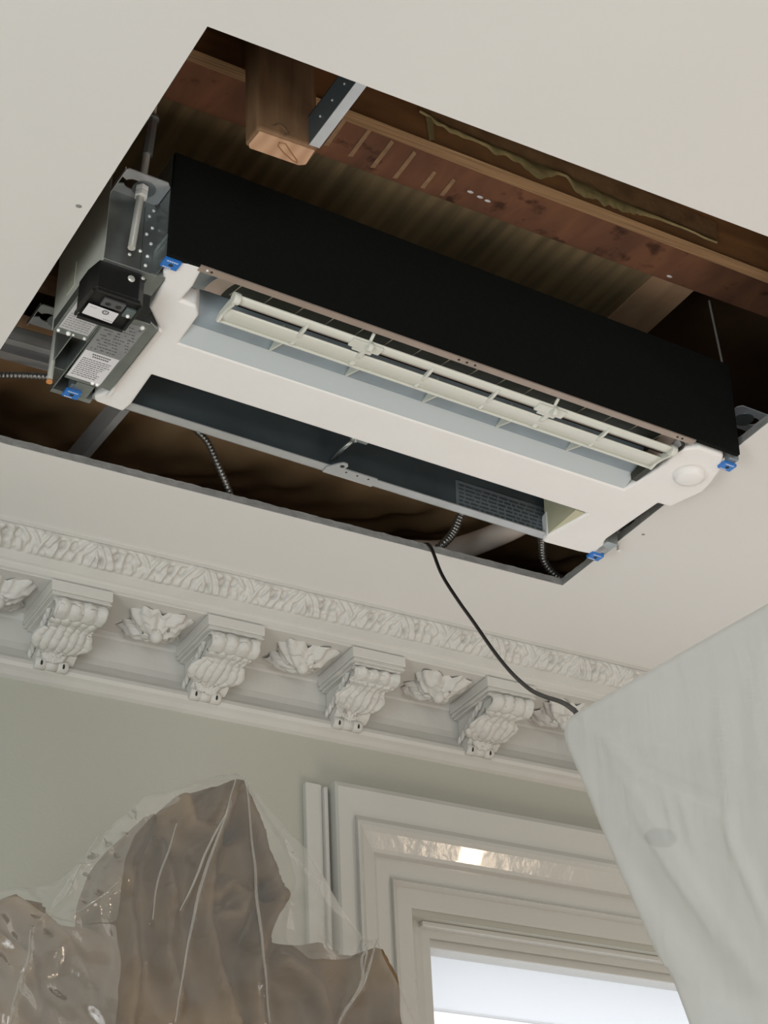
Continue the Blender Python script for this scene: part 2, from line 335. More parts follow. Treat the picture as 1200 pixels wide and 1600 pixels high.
# corbel: console body > abacus, acanthus leaf, scroll
def corbel(x0):
    W = .037
    c = MB()
    side = [(.055, -.104), (.188, -.104), (.189, -.168), (.178, -.172), (.165, -.176), (.150, -.168), (.139, -.156), (.128, -.145), (.112, -.136), (.094, -.130), (.076, -.128), (.064, -.122)]
    c.prism([(a, z) for a, z in side], x0 - W, x0 + W, axis=0)
    for i, v in enumerate(c.v): c.v[i] = (v[0], CY(v[1]), ZC + v[2])
    body = c.build('corbel', m_corn, corn, bevel=.002)
    a = MB()
    for (ex, z0, z1) in ((.0, -.078, -.099), (.003, -.099, -.104), (.001, -.104, -.107), (.008, -.107, -.112)):
        a.box((x0 - .056 + ex, CY(.040 + ex), ZC + z1), (x0 + .060 - ex, CY(.186), ZC + z0))
    a.build('abacus', m_corn, body, bevel=.003, segs=3)
    # leaf: gadrooned roll at the top, then an acanthus leaf falling to a pointed fan
    path = spline([(.060, -.112, 0), (.053, -.119, 0), (.057, -.130, 0), (.072, -.136, 0), (.088, -.138, 0), (.104, -.141, 0), (.121, -.147, 0), (.134, -.154, 0), (.144, -.162, 0), (.151, -.170, 0)], 6)
    sd = x0 * 3.7
    def lf(u, v):
        i = v * (len(path) - 1); k = min(int(i), len(path) - 2); p = path[k].lerp(path[k + 1], i - k)
        c_ = Vector((.118, -.112)); nrm = (Vector((p.x, p.y)) - c_).normalized()
        a_ = (u - .5) * 2
        w_ = .047 - .006 * sm((v - .30) / .12) + .011 * math.exp(-((v - .66) / .13) ** 2) - .022 * sm((v - .72) / .28)
        w_ *= 1 + (.05 * math.sin(v * 24 + sd) + .09 * noise.noise(Vector((sd, v * 14, a_)))) * (.25 if v < .3 else 1)
        if v < .31:
            rb = 1 - abs(math.sin(a_ * math.pi * 1.9 + .7)) ** 2.2; h = .006 * rb + .008 * math.sin(math.pi * min(1, v / .31)) ** .7
        else:
            q = (v - .31) / .69; fan = a_ * (1 + .55 * q); rb = 1 - abs(math.sin(fan * math.pi * 2.6 + .22 * math.sin(q * 5 + a_ * 2 + sd))) ** 1.5
            h = .0050 * rb + .011 * math.exp(-((q - .55) / .22) ** 2) - .006 * a_ * a_ + .004 * math.exp(-((q - .05) / .06) ** 2) + .006 * sm((q - .8) / .2)
        h += .004 * noise.noise(Vector((sd + a_ * 2.2, v * 8, 4))) + .0022 * noise.noise(Vector((sd + a_ * 8, v * 30, 9)))
        return (x0 - .003 + a_ * w_ + .004 * math.sin(v * 5), CY(p.x + nrm.x * h), ZC + p.y + nrm.y * h)
    l = MB(); l.grid(lf, 60, 80)
    lo = l.build('acanthus_leaf', m_corn, body); so = lo.modifiers.new('thick', 'SOLIDIFY'); so.thickness = .006
    # side leaf relief on the left flank
    r = MB()
    for k in range(7):
        t_ = k / 6; yy = .085 + .085 * t_; zz = -.112 - .045 * t_
        r.tube(spline([(x0 - W - .001, CY(yy), ZC + zz + .014), (x0 - W - .005, CY(yy + .006), ZC + zz), (x0 - W - .002, CY(yy + .018), ZC + zz - .012)], 5), [.002 + .003 * math.sin(math.pi * i / 10) for i in range(11)], 8)
    r.build('side_leaf', m_corn, body)
    s = MB(); x0 -= .006; cy, cz = CY(.166), ZC - .181
    for sg in (-1, 1):
        s.tube([(x0 + sg * .010, cy, cz), (x0 + sg * .012, cy, cz), (x0 + sg * .029, cy, cz), (x0 + sg * .032, cy, cz)], [.010, .0125, .0125, .010], 18)
    s.tube([(x0 - .013, cy, cz), (x0 + .013, cy, cz)], .0115, 18)
    s.build('scroll', m_corn, body)
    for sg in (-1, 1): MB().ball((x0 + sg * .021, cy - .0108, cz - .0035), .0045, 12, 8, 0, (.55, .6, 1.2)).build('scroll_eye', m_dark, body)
for k in range(-1, 6): corbel(1.040 + .3045 * k)
def rosette(x0):
    cy = CY(.115); cz = ZC - .078; N = 72
    def fn(u, v):
        th = 2 * math.pi * u; sq = abs(math.cos(2 * th - math.pi / 2 + math.pi / 2))
        star = .72 + .42 * abs(math.cos(2 * (th - math.pi / 4))) ** 1.6
        r_ = (.058 * (1 - v) ** .8 + .016 * v) * (star if v < .85 else 1) if v < 1 else 0
        r_ *= 1 + (.09 * math.cos(16 * th + 4 * v + x0 * 3) + .10 * noise.noise(Vector((x0 * 7 + math.cos(th) * 2, math.sin(th) * 2, v * 3)))) * (1 - .5 * v)
        z = -.033 * v ** .8 - .003 * math.cos(12 * th + x0 * 5) * (1 - v) + .007 * noise.noise(Vector((x0 * 9 + math.cos(th) * 3, math.sin(th) * 3, v * 5)))
        return (x0 + r_ * math.cos(th) * 1.12, cy + r_ * math.sin(th) * .95, cz + z)
    c = MB(); c.grid(fn, N, 16); c.ball((x0, cy - .006, cz - .032), .013, 16, 10)
    ro = c.build('leaf_pendant', m_corn, corn)
    h = MB(); h.ball((x0 + .016, cy - .024, cz - .018), .008, 12, 8, 0, (.5, .7, 1.3)); h.build('pierced_eye', m_gyp, ro)
for k in range(-2, 6): rosette(1.214 + .3045 * k)

# ------------------------------------------------------------------ timber and steel above the opening
ZD = 3.70
b = MB(); b.box((.3, 1.70, ZD), (1.88, 2.60, ZD + .02)); dk = tag(b.build('plywood_deck', m_ply), 'olive brown plywood sheet overhead with dark wavy grain, above the black-faced unit', 'plywood')
b = MB(); b.box((1.88, 1.70, ZD + .10), (2.6, 2.89, ZD + .12)); tag(b.build('plywood_deck', m_brown), 'dark brown board at the right end of the opening, beyond the plywood edge', 'plywood')
b = MB(); b.box((.3, 2.60, ZD + .05), (1.88, 2.89, ZD + .07)); tag(b.build('plywood_deck', m_brown), 'dark board high behind the unit over the brown paper', 'plywood')
b = MB(); b.box((1.80, 1.985, ZD - .004), (1.892, 2.40, ZD - .0005)); tag(b.build('plywood_strip', m_pale), 'pale pinkish plywood strip at right end of olive sheet', 'plywood')
b = MB(); b.add([(.3, 1.76, ZD - .018), (2.6, 1.80, ZD - .018), (2.6, 2.004, ZD - .018), (.3, 1.972, ZD - .018), (.3, 1.76, ZD), (2.6, 1.80, ZD), (2.6, 2.004, ZD), (.3, 1.972, ZD)], [(0,3,2,1),(4,5,6,7),(0,1,5,4),(1,2,6,5),(2,3,7,6),(3,0,4,7)])
red = tag(b.build('red_board', m_red, bevel=.001), 'red-brown board with dark knots beside the olive plywood', 'board')
for px, py in ((525, 205), (563, 222), (598, 240), (633, 257), (670, 280), (700, 292)):
    p = on(px, py, 2, ZD - .0185); d = MB()
    ln = .035 if px < 650 else .022
    d.prism([(p.x - .004, p.y - ln), (p.x + .003, p.y - ln * .9), (p.x + .005, p.y + ln), (p.x - .003, p.y + ln * 1.05)], ZD - .0195, ZD - .0181); d.build('glue_line', m_line, red, label='pale dried glue line')
for px, py in ((735, 300), (750, 308), (762, 314), (1046, 432)):
    p = on(px, py, 2, ZD - .0185); MB().ball((p.x, p.y, ZD - .0185), .004, 8, 6, 0, (1.6, .8, .3)).build('plaster_splash', m_white, red)
# laminated beam: face towards the room, pale edge below
ZB = 3.57
yl, yr = 1.767, 1.80
b = MB()
def beam(z0, z1, y0a, y0b, th, mi): b.add([(.3, y0a, z0), (2.6, y0b, z0), (2.6, y0b + th, z0), (.3, y0a + th, z0), (.3, y0a, z1), (2.6, y0b, z1), (2.6, y0b + th, z1), (.3, y0a + th, z1)], [(0,3,2,1),(4,5,6,7),(0,1,5,4),(1,2,6,5),(2,3,7,6),(3,0,4,7)], mi)
beam(ZB, ZD - .018, yl - .0115, yr + .008, .02, 0)
lam = tag(b.build('laminated_beam', m_lvl), 'orange brown laminated beam with dried glue along the near side of the opening', 'beam')
b = MB(); beam(ZB - .001, ZB + .0006, yl - .013, yr + .006, .0225, 0); b.build('beam_edge', m_lvle, lam, label='paler striped underside edge')
# dried glue smear on the beam face
def face_y(x): return (yl - .0115) + ((yr + .008) - (yl - .0115)) * (x - .3) / 2.3 - .0012
def onface(px, py):
    p = on(px, py, 1, 1.78)
    for _ in range(4): p = on(px, py, 1, face_y(p.x))
    return p
top = [(655, 172), (700, 197), (760, 223), (820, 246), (880, 271), (930, 294), (975, 315), (1010, 330), (1120, 378)]
wid = [4, 8, 13, 17, 19, 20, 20, 7, 3]
d = MB(); n = 160
def smear(u, v):
    i = u * (len(top) - 1); k = min(int(i), len(top) - 2); f = i - k
    px = top[k][0] + (top[k+1][0]-top[k][0]) * f; py = top[k][1] + (top[k+1][1]-top[k][1]) * f; ww = wid[k] + (wid[k+1]-wid[k]) * f
    ww *= .85 + 1.0 * noise.noise(Vector((u * 11, 0, 5))) + .35 * noise.noise(Vector((u * 34, 2, 5)))
    py += 2.5 * noise.noise(Vector((u * 16, 4, 1)))
    p = onface(px, py + v * ww); return (p.x, p.y - .003 * math.sin(math.pi * v), p.z)
d.grid(smear, n, 6)
def drip(u, v):
    px = 668 + 6 * u + 4 * v; py = 180 + 40 * v; p = onface(px + (4 * (u - .5)) * (1.6 - v), py); return (p.x, p.y - .002 * math.sin(math.pi * u), p.z)
d.grid(drip, 4, 10)
d2 = MB()
def torn(u, v):
    i = u * (len(top) - 1); k = min(int(i), len(top) - 2); f = i - k
    px = top[k][0] + (top[k+1][0]-top[k][0]) * f; py = top[k][1] + (top[k+1][1]-top[k][1]) * f
    p = onface(px, py + 3 - v * 34 + 4 * noise.noise(Vector((u * 25, 1, 1))) * (1 - v)); return (p.x, p.y + .0004 - .001 * math.sin(math.pi * v), min(p.z, ZD - .02))
d2.grid(torn, 120, 4); d2.build('torn_facing', m_torn, lam, label='lighter torn brown strip')
d.build('glue_smear', m_glue, lam, label='ragged yellowish dried glue')
# added boards that keep sky light out of the void
for (a, c, lb) in (((.26, 1.4, ZC + .02), (.30, 2.93, 3.83), 'added dark board shutting light out of the void on the left'), ((2.6, 1.4, ZC + .02), (2.64, 2.93, 3.83), 'added dark board shutting light out of the void on the right'),
                   ((.3, 2.895, ZC + .02), (2.6, 2.93, 3.83), 'added dark board shutting light out at the far side above the cornice'), ((.3, 1.40, ZC + .02), (2.6, 1.44, 3.83), 'added dark board shutting light out over the near ceiling')):
    tag(MB().box(a, c).build('light_stop', m_brown), lb, 'light_stop')
tag(MB().box((.2, 1.38, 3.83), (2.7, 3.2, 3.85)).build('void_lid', m_brown), 'added dark lid over the whole void, keeping sky light out', 'cover_board')  # added lid that stops sky light leaking into the void
tag(MB().box((.30, 2.32, 3.56), (.95, 2.37, 3.60)).build('wooden_batten', m_block, bevel=.002), 'short reddish batten in the dark gap left of the unit', 'batten')

# pine block hanging in front of the beam
bx0, bx1, by0, by1, bz = .862, .957, 1.706, 1.748, 3.40
b = MB(); b.box((bx0, by0, bz), (bx1, by1, ZD - .02))
pb_ = b.build('wooden_block', m_block, bevel=.006, segs=3); tag(pb_, 'pine block hanging down with sawn pinkish end showing', 'wood block')
c = MB(); c.prism([(bx0 + .005, by0 + .004), (bx1 - .005, by0 + .004), (bx1 - .003, by1 - .008), (bx1 - .011, by1 - .002), (bx0 + .007, by1 - .002), (bx0 + .003, by1 - .008)], bz - .0012, bz + .0005)
c.build('end_grain', m_end, pb_, label='sawn pinkish end grain', bevel=.0004)
c = MB(); pts = [(.40, .25), (.50, .22), (.62, .45), (.80, .75), (.84, .86), (.74, .82), (.55, .62), (.42, .42), (.40, .25)]
c.tube([(bx0 + (bx1-bx0)*u, by0 + (by1-by0)*v, bz - .0015) for u, v in pts], .0009, 6); c.build('knot_ring', m_lvl, pb_)
c = MB(); c.tube(spline([(bx0 + .022, by0 - .0005, bz + .012), (bx0 + .034, by0 - .0005, bz + .020), (bx0 + .046, by0 - .0005, bz + .010), (bx0 + .040, by0 - .0005, bz + .003)], 5), .0014, 6)
c.build('knot', m_brown, pb_)

def channel(name, label, x0, x1, y0, y1, z0, z1, lips):
    b = MB()
    for l in lips: b.box(*l)
    o = b.build(name, m_galvd); tag(o, label, 'steel channel'); return o
# stud beside the pine block, running away from the viewer
st = MB(); st.box((.941, 1.44, 3.402), (.957, 1.7055, 3.4035)); st.box((.941, 1.44, 3.4035), (.9425, 1.7055, 3.455), 1); st.box((.941, 1.44, 3.4535), (.957, 1.7055, 3.455))
for k in range(3): st.ball((.9405, 1.60 + k * .035, 3.425), .0022, 8, 6)
tag(st.build('steel_channel', [m_galvl, m_back]), 'short steel channel touching the pine block', 'steel channel')
# channel along the wall side, left
st = MB(); st.box((.30, 2.395, 3.47), (.985, 2.409, 3.4715)); st.box((.30, 2.452, 3.4715), (.985, 2.4535, 3.52)); st.box((.30, 2.409, 3.508), (.985, 2.4525, 3.5095)); st.box((.30, 2.432, 3.47), (.985, 2.4525, 3.4715))
tag(st.build('steel_channel', m_galvl), 'long steel channel left of the unit above the armoured cable', 'steel channel')
st = MB(); st.add([], []); A_ = (.995, 2.50); B_ = (.985, 2.75)
st.prism([(A_[0], A_[1]), (A_[0] + .014, A_[1]), (B_[0] + .014, B_[1]), B_], 3.470, 3.4715); st.prism([(A_[0], A_[1]), (A_[0] + .0015, A_[1]), (B_[0] + .0015, B_[1]), B_], 3.4715, 3.52)
tag(st.build('steel_channel', m_galvl), 'steel channel running from the foam corner of the unit to the wall side', 'steel channel')

# wrinkled kraft paper over the far half
def kraft(u, v):
    x = .32 + 2.26 * u; y = 2.50 + .385 * v
    z = 3.60 + .03 * noise.noise(Vector((x * 3, y * 4, 1))) + .018 * abs(noise.noise(Vector((x * 7 + y * 6, y * 3, 4)))) + .012 * noise.noise(Vector((x * 16, y * 13, 8))) - .05 * math.sin(math.pi * v)
    return (x, y, z)
b = MB(); b.grid(kraft, 220, 70); k_ = b.build('kraft_paper_facing', m_kraft); tag(k_, 'crumpled dark brown kraft paper filling the void behind the unit', 'paper')

# cables and hose
def armoured(pts, r, label):
    path = resample(spline(pts, 14), .0012); b = MB(); b.tube(path, r, 12, ridge=.14, pitch=.0066)
    o = b.build('armoured_cable', m_armor); tag(o, label, 'cable'); return o
P = on
armoured([P(-60, 588, 2, 3.44), P(0, 586, 2, 3.44), P(50, 587, 2, 3.44), P(110, 592, 2, 3.45), P(150, 598, 2, 3.46)], .0055, 'armoured cable running level at the left behind the steel channel')
armoured([P(280, 640, 2, 3.50), P(305, 670, 2, 3.48), P(325, 692, 2, 3.46), P(342, 730, 2, 3.42), P(358, 768, 2, 3.385), P(364, 790, 2, 3.385)], .0058, 'armoured cable dropping to the opening edge left of the centre lug')
armoured([P(740, 770, 2, 3.5), P(722, 800, 2, 3.47), P(708, 832, 2, 3.43), P(690, 852, 2, 3.40), P(670, 868, 2, 3.385)], .008, 'grey flexible conduit curving down beside the white hose')
armoured([P(845, 810, 2, 3.45), P(847, 845, 2, 3.44), P(850, 875, 2, 3.42), P(866, 898, 2, 3.40), P(884, 908, 2, 3.395)], .0075, 'dark armoured cable curling at the right corner of the opening')
b = MB(); b.tube(resample(spline([P(900, 765, 2, 3.53), P(850, 795, 2, 3.51), P(800, 825, 2, 3.49), P(740, 850, 2, 3.475), P(690, 862, 2, 3.465), P(640, 862, 2, 3.46)], 12), .006), .0235, 20)
tag(b.build('duct_hose', m_hose), 'off-white insulated hose lying across the back of the opening', 'hose')
cp = [P(640, 856, 1, 2.62), P(664, 851, 1, 2.535), P(672, 853, 1, 2.515)]
cp = [P(640, 856, 2, 3.40), P(662, 851, 2, 3.372), P(673, 855, 1, 2.505), P(690, 897, 1, 2.46), P(715, 937, 1, 2.42), P(740, 972, 1, 2.36), P(772, 1018, 1, 2.27), P(800, 1052, 1, 2.17), P(828, 1077, 1, 2.05), P(850, 1088, 1, 1.94), P(875, 1096, 1, 1.80), P(892, 1106, 1, 1.62), P(905, 1122, 1, 1.45), P(940, 1200, 1, 1.30)]
b = MB(); b.tube(resample(spline(cp, 10), .006), .0032, 10); tag(b.build('electric_cord', m_cord), 'black cord hanging from the opening down behind the white sheet', 'cord')

# ------------------------------------------------------------------ ceiling cassette (own tilted frame)
RA = Matrix(((0.86119, -0.50827, -0.00298), (0.26278, 0.45025, -0.85336), (0.43508, 0.73412, 0.52132)))
A = RC.transposed() @ RA
AO = on(262, 398, 2, ZC)
MA = A.to_4x4(); MA.translation = AO
ac = empty('ceiling_cassette', mtx=MA); tag(ac, 'ceiling cassette air conditioner without its cover, hanging in the cut opening', 'air conditioner')
iA = MA.inverted()
def al(px, py, ax, v):
    d = A.transposed() @ ray(px, py); c = iA @ CAM; return c + d * ((v - c[ax]) / d[ax])
# front insulation panel
b = MB(); b.prism([(.0, .196), (1.061, .192), (1.061, .004), (.0, .0)], -.002, .007, axis=1)
b.build('insulation_panel', m_blk, ac, bevel=.002, label='matt black insulated front')
b = MB(); b.box((.0, .008, .188), (1.06, .41, .194)); b.box((.0, .008, .045), (.004, .41, .188)); b.box((1.056, .008, .045), (1.06, .41, .188)); b.box((.004, .008, .06), (.03, .055, .188))
b.box((1.035, .34, .0), (1.058, .40, .06)); b.box((.01, .36, .0), (.04, .405, .06)); b.box((-.002, .05, .0), (.02, .10, .05))
hs = b.build('housing', m_galv, ac)
b = MB(); b.box((.02, .402, .012), (1.045, .405, .188)); bp_ = b.build('back_plate', m_back, ac)
b = MB(); b.box((.05, .385, .0095), (.945, .4055, .0115)); b.box((.05, .4035, .0095), (.945, .4055, .02)); b.build('back_lip', m_galvl, ac, label='bright folded steel lip')
# data plate inside the return slot
b = MB(); p1 = al(712, 757, 1, .401); p2 = al(825, 800, 1, .401); b.box((p1.x, .4005, .018), (p2.x + .045, .4018, .075)); dp = b.build('data_plate', mat('dark_data_plate', (.15, .175, .19), .5), bp_)
d = MB()
for r_ in range(6):
    x = p1.x + .006
    while x < p2.x + .035:
        L = random.uniform(.006, .02); d.box((x, .3998, .024 + r_ * .008), (x + L, .4004, .0275 + r_ * .008)); x += L + .004
d.build('print_line', m_back, dp)
# lug on the lip, with catch
b = MB(); q0 = al(512, 728, 2, .008); q1 = al(588, 750, 2, .008)
yb = .386; xs_ = q0.x; xe = q1.x
ring = [(xs_, yb), (xs_ + .012, yb - .018), (xs_ + .018, yb - .024), (xs_ + .026, yb - .024), (xs_ + .030, yb - .018), (xs_ + .028, yb - .010), (xs_ + .034, yb - .008), (xe, yb - .008), (xe + .002, yb), (xe + .002, yb + .018), (xs_, yb + .018)]
b.prism(ring, .006, .0085); lg = b.build('centre_lug', m_galvl, ac)
d = MB(); d.ball((xs_ + .021, yb - .014, .006), .0042, 12, 6, 0, (1, 1, .3))
d.build('lug_hole', m_dark, lg)
for k in range(3): MB().ball((xs_ + .036 + k * .022, yb - .001, .006), .0018, 8, 6, 0, (1.2, 1.2, .3)).build('lug_hole', m_dark, lg)
b = MB(); b.tube([(xs_ + .012, .395, .03), (xs_ + .016, .36, .035), (xs_ + .022, .335, .04)], .004, 10); b.ball((xs_ + .022, .332, .042), .009, 12, 8); b.box((xs_ + .02, .318, .035), (xs_ + .045, .332, .038)); b.build('spring_catch', m_galv, ac)
# white foam pan: H shape, open slot at the back, outlet at the front
H = [(.030, .0), (.057, -.001), (.064, .05), (.063, .088), (.089, .09), (.102, .11), (.106, .185), (.954, .182), (.963, .121), (.965, .08), (.959, .045), (.962, .028), (.985, .012), (1.035, .012), (1.058, .045),
     (1.072, .09), (1.078, .120), (1.060, .188), (1.034, .190), (1.029, .335), (1.034, .352), (1.062, .358), (1.050, .392), (1.010, .398), (.934, .402), (.929, .38), (.946, .28), (.105, .285), (.110, .375), (.107, .402), (.056, .398), (.049, .385), (.062, .362), (.060, .165), (.030, .130), (.022, .06), (.010, .04)]
b = MB(); b.prism(H, 0, .055)
fp = b.build('foam_pan', m_foam, ac, bevel=.005, segs=3, label='white moulded foam drain pan')
# moulded ridge along the left arm
b = MB(); b.prism([(.062, .165), (.070, .17), (.070, .37), (.064, .372)], -.004, .002)
b.build('foam_ridge', m_foam, fp, bevel=.002)
b = MB(); kc = (1.020, .085)
def knobf(u, v):
    th = 2 * math.pi * u; r_ = [.036, .030, .0275, .0265, .018, 0][min(5, int(v * 5 + .5))]; z = [.001, -.0015, .0015, -.0085, -.0115, -.012][min(5, int(v * 5 + .5))]
    return (kc[0] + r_ * math.cos(th), kc[1] + r_ * math.sin(th), z)
b.grid(knobf, 40, 5); b.build('foam_boss', m_foam, fp)
b = MB(); b.prism([(.925, .285), (.944, .285), (.944, .385), (.930, .385)], .004, .10); b.build('cream_liner', mat('cream_liner', (.55, .53, .38), .7), ac)
# outlet duct: pale lower slope, upper skin with its shade painted blue-grey, inner back
L0, L1 = .104, .954
def slope(u, v): return (L0 - .02 * v * 0 + (L1 - L0) * u, .186 - .038 * v, .0015 + .012 * v)
b = MB(); b.grid(slope, 30, 3); b.build('outlet_slope', m_duct, ac, label='pale grey sloping foam lip')
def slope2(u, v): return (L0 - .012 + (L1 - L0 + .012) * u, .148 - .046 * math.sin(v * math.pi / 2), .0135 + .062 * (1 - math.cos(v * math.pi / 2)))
b = MB(); b.grid(slope2, 30, 10); b.build('outlet_skin', m_ductd, ac, label='curved outlet wall with shade painted blue-grey')
b = MB(); b.box((.03, .008, .052), (.99, .16, .058)); b.box((.945, .10, .0), (.956, .15, .05)); b.build('outlet_back', m_coil, ac)
# coil face and its thin guard wires
def coilf(u, v): return (.105 + .85 * u, .012 + .090 * v, .026 + .020 * v)
b = MB(); b.grid(coilf, 30, 8); cf = b.build('coil_face', m_coil, ac, label='dark olive coil face')
for k in range(16):
    x = .135 + k * .0525; d = MB(); d.tube([(x, .009, .018), (x - .002, .03, .016), (x - .006, .060, .018)], .0008, 6); d.build('guard_wire', m_wire, cf)
# tan lip under the black panel
b = MB(); b.box((.052, -.003, -.001), (.965, .010, .0015)); b.box((.052, .008, .0015), (.965, .010, .02)); lp = b.build('front_lip', m_tan, ac, label='tan painted steel lip')
for x in (.065, .072, .50, .515, .53, .93, .94): MB().ball((x, .003, -.0012), .0022, 10, 6, 0, (1, 1, .6)).build('screw', m_nut if x < .07 else m_dark, lp)
b = MB()
def endc(u, v): return (.060 + .045 * v, .010 + .07 * u, .004 + .020 * math.sin(math.pi * .5 * u) + .004 * v)
b.grid(endc, 10, 4); b.build('dark_end_cheek', m_galvd, ac)
b = MB()
def tanc(u, v): return (.088 + .028 * v, .010 + .055 * u, .001 + .014 * math.sin(math.pi * .5 * u))
b.grid(tanc, 10, 4); b.build('tan_tab', m_tan, ac)
b = MB(); b.tube(spline([(.945, .012, .004), (.957, .022, .001), (.955, .04, -.001), (.948, .06, -.001), (.946, .085, -.001)], 6), .003, 8); b.build('seal_strip', m_cord, ac)
b = MB(); b.grid(lambda u, v: (.925 + .03 * v, .012 + .085 * u, .004 + .02 * math.sin(math.pi * .5 * (1 - u))), 8, 4); b.build('end_cheek', m_tan, ac)
# louvre (> ribs, hinges)
LX0, LX1 = .128, .944
b = MB()
def bar(u, v):
    a = 2 * math.pi * v; return (LX0 - .004 + (LX1 - LX0 + .002) * u, .037 + .0095 * math.cos(a), -.004 + .0035 * math.sin(a))
b.grid(bar, 60, 12)
def vane(u, v):
    a = v * 2 - 1; return (LX0 + (LX1 - LX0) * u, .080 + .018 * a, -.0065 + .003 * a * a + .002 * a)
b.grid(vane, 60, 8)
lv = b.build('louvre', m_vane, ac, label='off-white plastic louvre'); so = lv.modifiers.new('t', 'SOLIDIFY'); so.thickness = .0016
b = MB(); b.box((LX0, .0970, -.0055), (LX1 + .004, .1005, -.001)); b.build('louvre_edge', m_vane, lv, bevel=.0008)
def ribc(x, w=.005, big=False):
    d = MB(); pts = [(x - .001, .032, -.008), (x, .050, -.0095), (x + .001, .068, -.0085), (x + .002, .080, -.0055), (x + .002, .094, -.0065)]
    for p, q in zip(pts, pts[1:]):
        d.add([(p[0]-w/2, p[1], p[2]), (p[0]+w/2, p[1], p[2]), (q[0]+w/2, q[1], q[2]), (q[0]-w/2, q[1], q[2]), (p[0]-w/2, p[1], p[2]+.006), (p[0]+w/2, p[1], p[2]+.006), (q[0]+w/2, q[1], q[2]+.006), (q[0]-w/2, q[1], q[2]+.006)], [(0,1,2,3),(4,7,6,5),(0,4,5,1),(1,5,6,2),(2,6,7,3),(3,7,4,0)])
    d.build('rib', m_vane, lv)
for px, py in ((468, 520), (660, 590), (757, 628), (926, 690)): ribc(al(px, py, 2, -.004).x)
for px, py in ((566, 548), (850, 650)):
    x = al(px, py, 2, -.004).x; ribc(x, .008)
    d = MB(); d.box((x - .030, .029, -.010), (x + .024, .048, -.005)); d.box((x - .020, .046, -.009), (x + .014, .055, -.006)); d.tube([(x - .003, .034, -.010), (x + .005, .034, -.010)], .008, 14)
    d.tube([(x, .018, .006), (x, .034, -.004)], .003, 8); d.build('hinge', m_vane, lv, bevel=.0012)
for x, sg in ((LX0, 1), (LX1, -1)):
    d = MB(); d.prism([(.028, -.010), (.044, -.013), (.062, -.009), (.080, -.007), (.096, -.010), (.101, -.003), (.085, .004), (.060, .004), (.030, .003)], x - .0025, x + .0025, axis=0); d.tube([(x - .005, .036, -.005), (x + .006, .036, -.005)], .0095, 16); d.build('end_plate', m_vane, lv, bevel=.001)
b = MB(); b.box((LX0, .052, .001), (LX1, .059, .003)); b.build('shaft', m_blk, lv)
b = MB(); b.tube([(LX0, .051, -.001), (LX1, .051, -.001)], .0014, 8); b.build('link_rod', m_tan, lv)
for px, py in ((428, 540), (545, 582), (664, 625), (780, 663), (888, 701)):
    x = al(px, py, 2, .012).x; d = MB(); d.prism([(.098, -.004), (.146, .011), (.140, .018), (.115, .035), (.098, .03)], x - .0015, x + .0015, axis=0); d.build('outlet_fin', m_vane, ac)
# blue corner tags
for px, py, r_ in ((267, 412, 0), (112, 615, 0), (1136, 728, 0), (930, 869, 0)):
    p = al(px, py, 2, -.002); d = MB(); d.box((p.x - .013, p.y - .010, -.005), (p.x + .013, p.y + .010, .001)); tg = d.build('corner_tag', m_blue, ac, bevel=.001, label='bright blue plastic tag')
    d = MB(); d.ball((p.x, p.y, -.0052), .0032, 10, 6, 0, (1.2, 1, .3)); d.build('tag_hole', m_dark, tg)
    d = MB()
    for k in range(5): d.box((p.x - .009 + k * .0036, p.y - .0085, -.0054), (p.x - .0065 + k * .0036, p.y - .0065, -.005))
    for k in range(4): d.box((p.x - .010 + k * .0034, p.y + .006, -.0054), (p.x - .0075 + k * .0034, p.y + .0078, -.005))
    d.build('tag_print', m_white, tg)
    MB().box((p.x - .009, max(.009, p.y - .022), .001), (p.x + .009, max(.014, p.y - .006), .06)).build('corner_post', m_galvd, ac)
# electrical box
m_galvlit = mat('left_lit_zinc', (.74, .75, .66), .45, metal=.1, var=.12, vscale=8)  # zinc made paler: light from the left painted into this side
EX0, EX1, EY0, EY1 = -.076, .006, .053, .252
b = MB(); b.box((EX0, EY0, .0), (EX0 + .0015, EY1, .178)); b.box((EX0, EY0, .0), (EX1, EY0 + .0015, .132)); b.box((EX1 - .0015, .02, .0), (EX1, EY1, .14)); b.box((EX0, EY0, .13), (EX1, EY1, .132)); b.box((EX0, EY1 - .0015, .0), (EX1, EY1, .178)); b.box((EX0, EY0, -.0005), (EX1, EY0 + .014, .001)); b.box((EX0 + .0015, EY0 + .014, .001), (EX1, EY1, .003))
eb = b.build('electrical_box', m_galv, ac, bevel=.0008, label='galvanised steel electrical box')
for (x, y, z) in ((-.012, .052, .105), (-.006, .052, .085), (-.014, .052, .07), (-.006, .052, .055), (-.022, .052, .035), (-.010, .052, .03), (-.012, .052, .012), (-.038, .052, .022), (-.006, .052, .118)):
    MB().ball((x, y, z), .0028, 12, 8, 0, (1, .5, 1)).build('screw', m_nut, eb)
MB().box((EX0 - .0006, EY0, .0), (EX0, EY1, .178)).build('lit_side_skin', m_galvlit, eb)
MB().box((-.0775, .17, .03), (-.0762, .20, .075)).build('paper_label', mat('cream_label', (.55, .55, .44), .6), eb)
b = MB(); b.box((-.020, .0522, .004), (-.0195, .0528, .12)); b.build('seam', m_dark, eb)
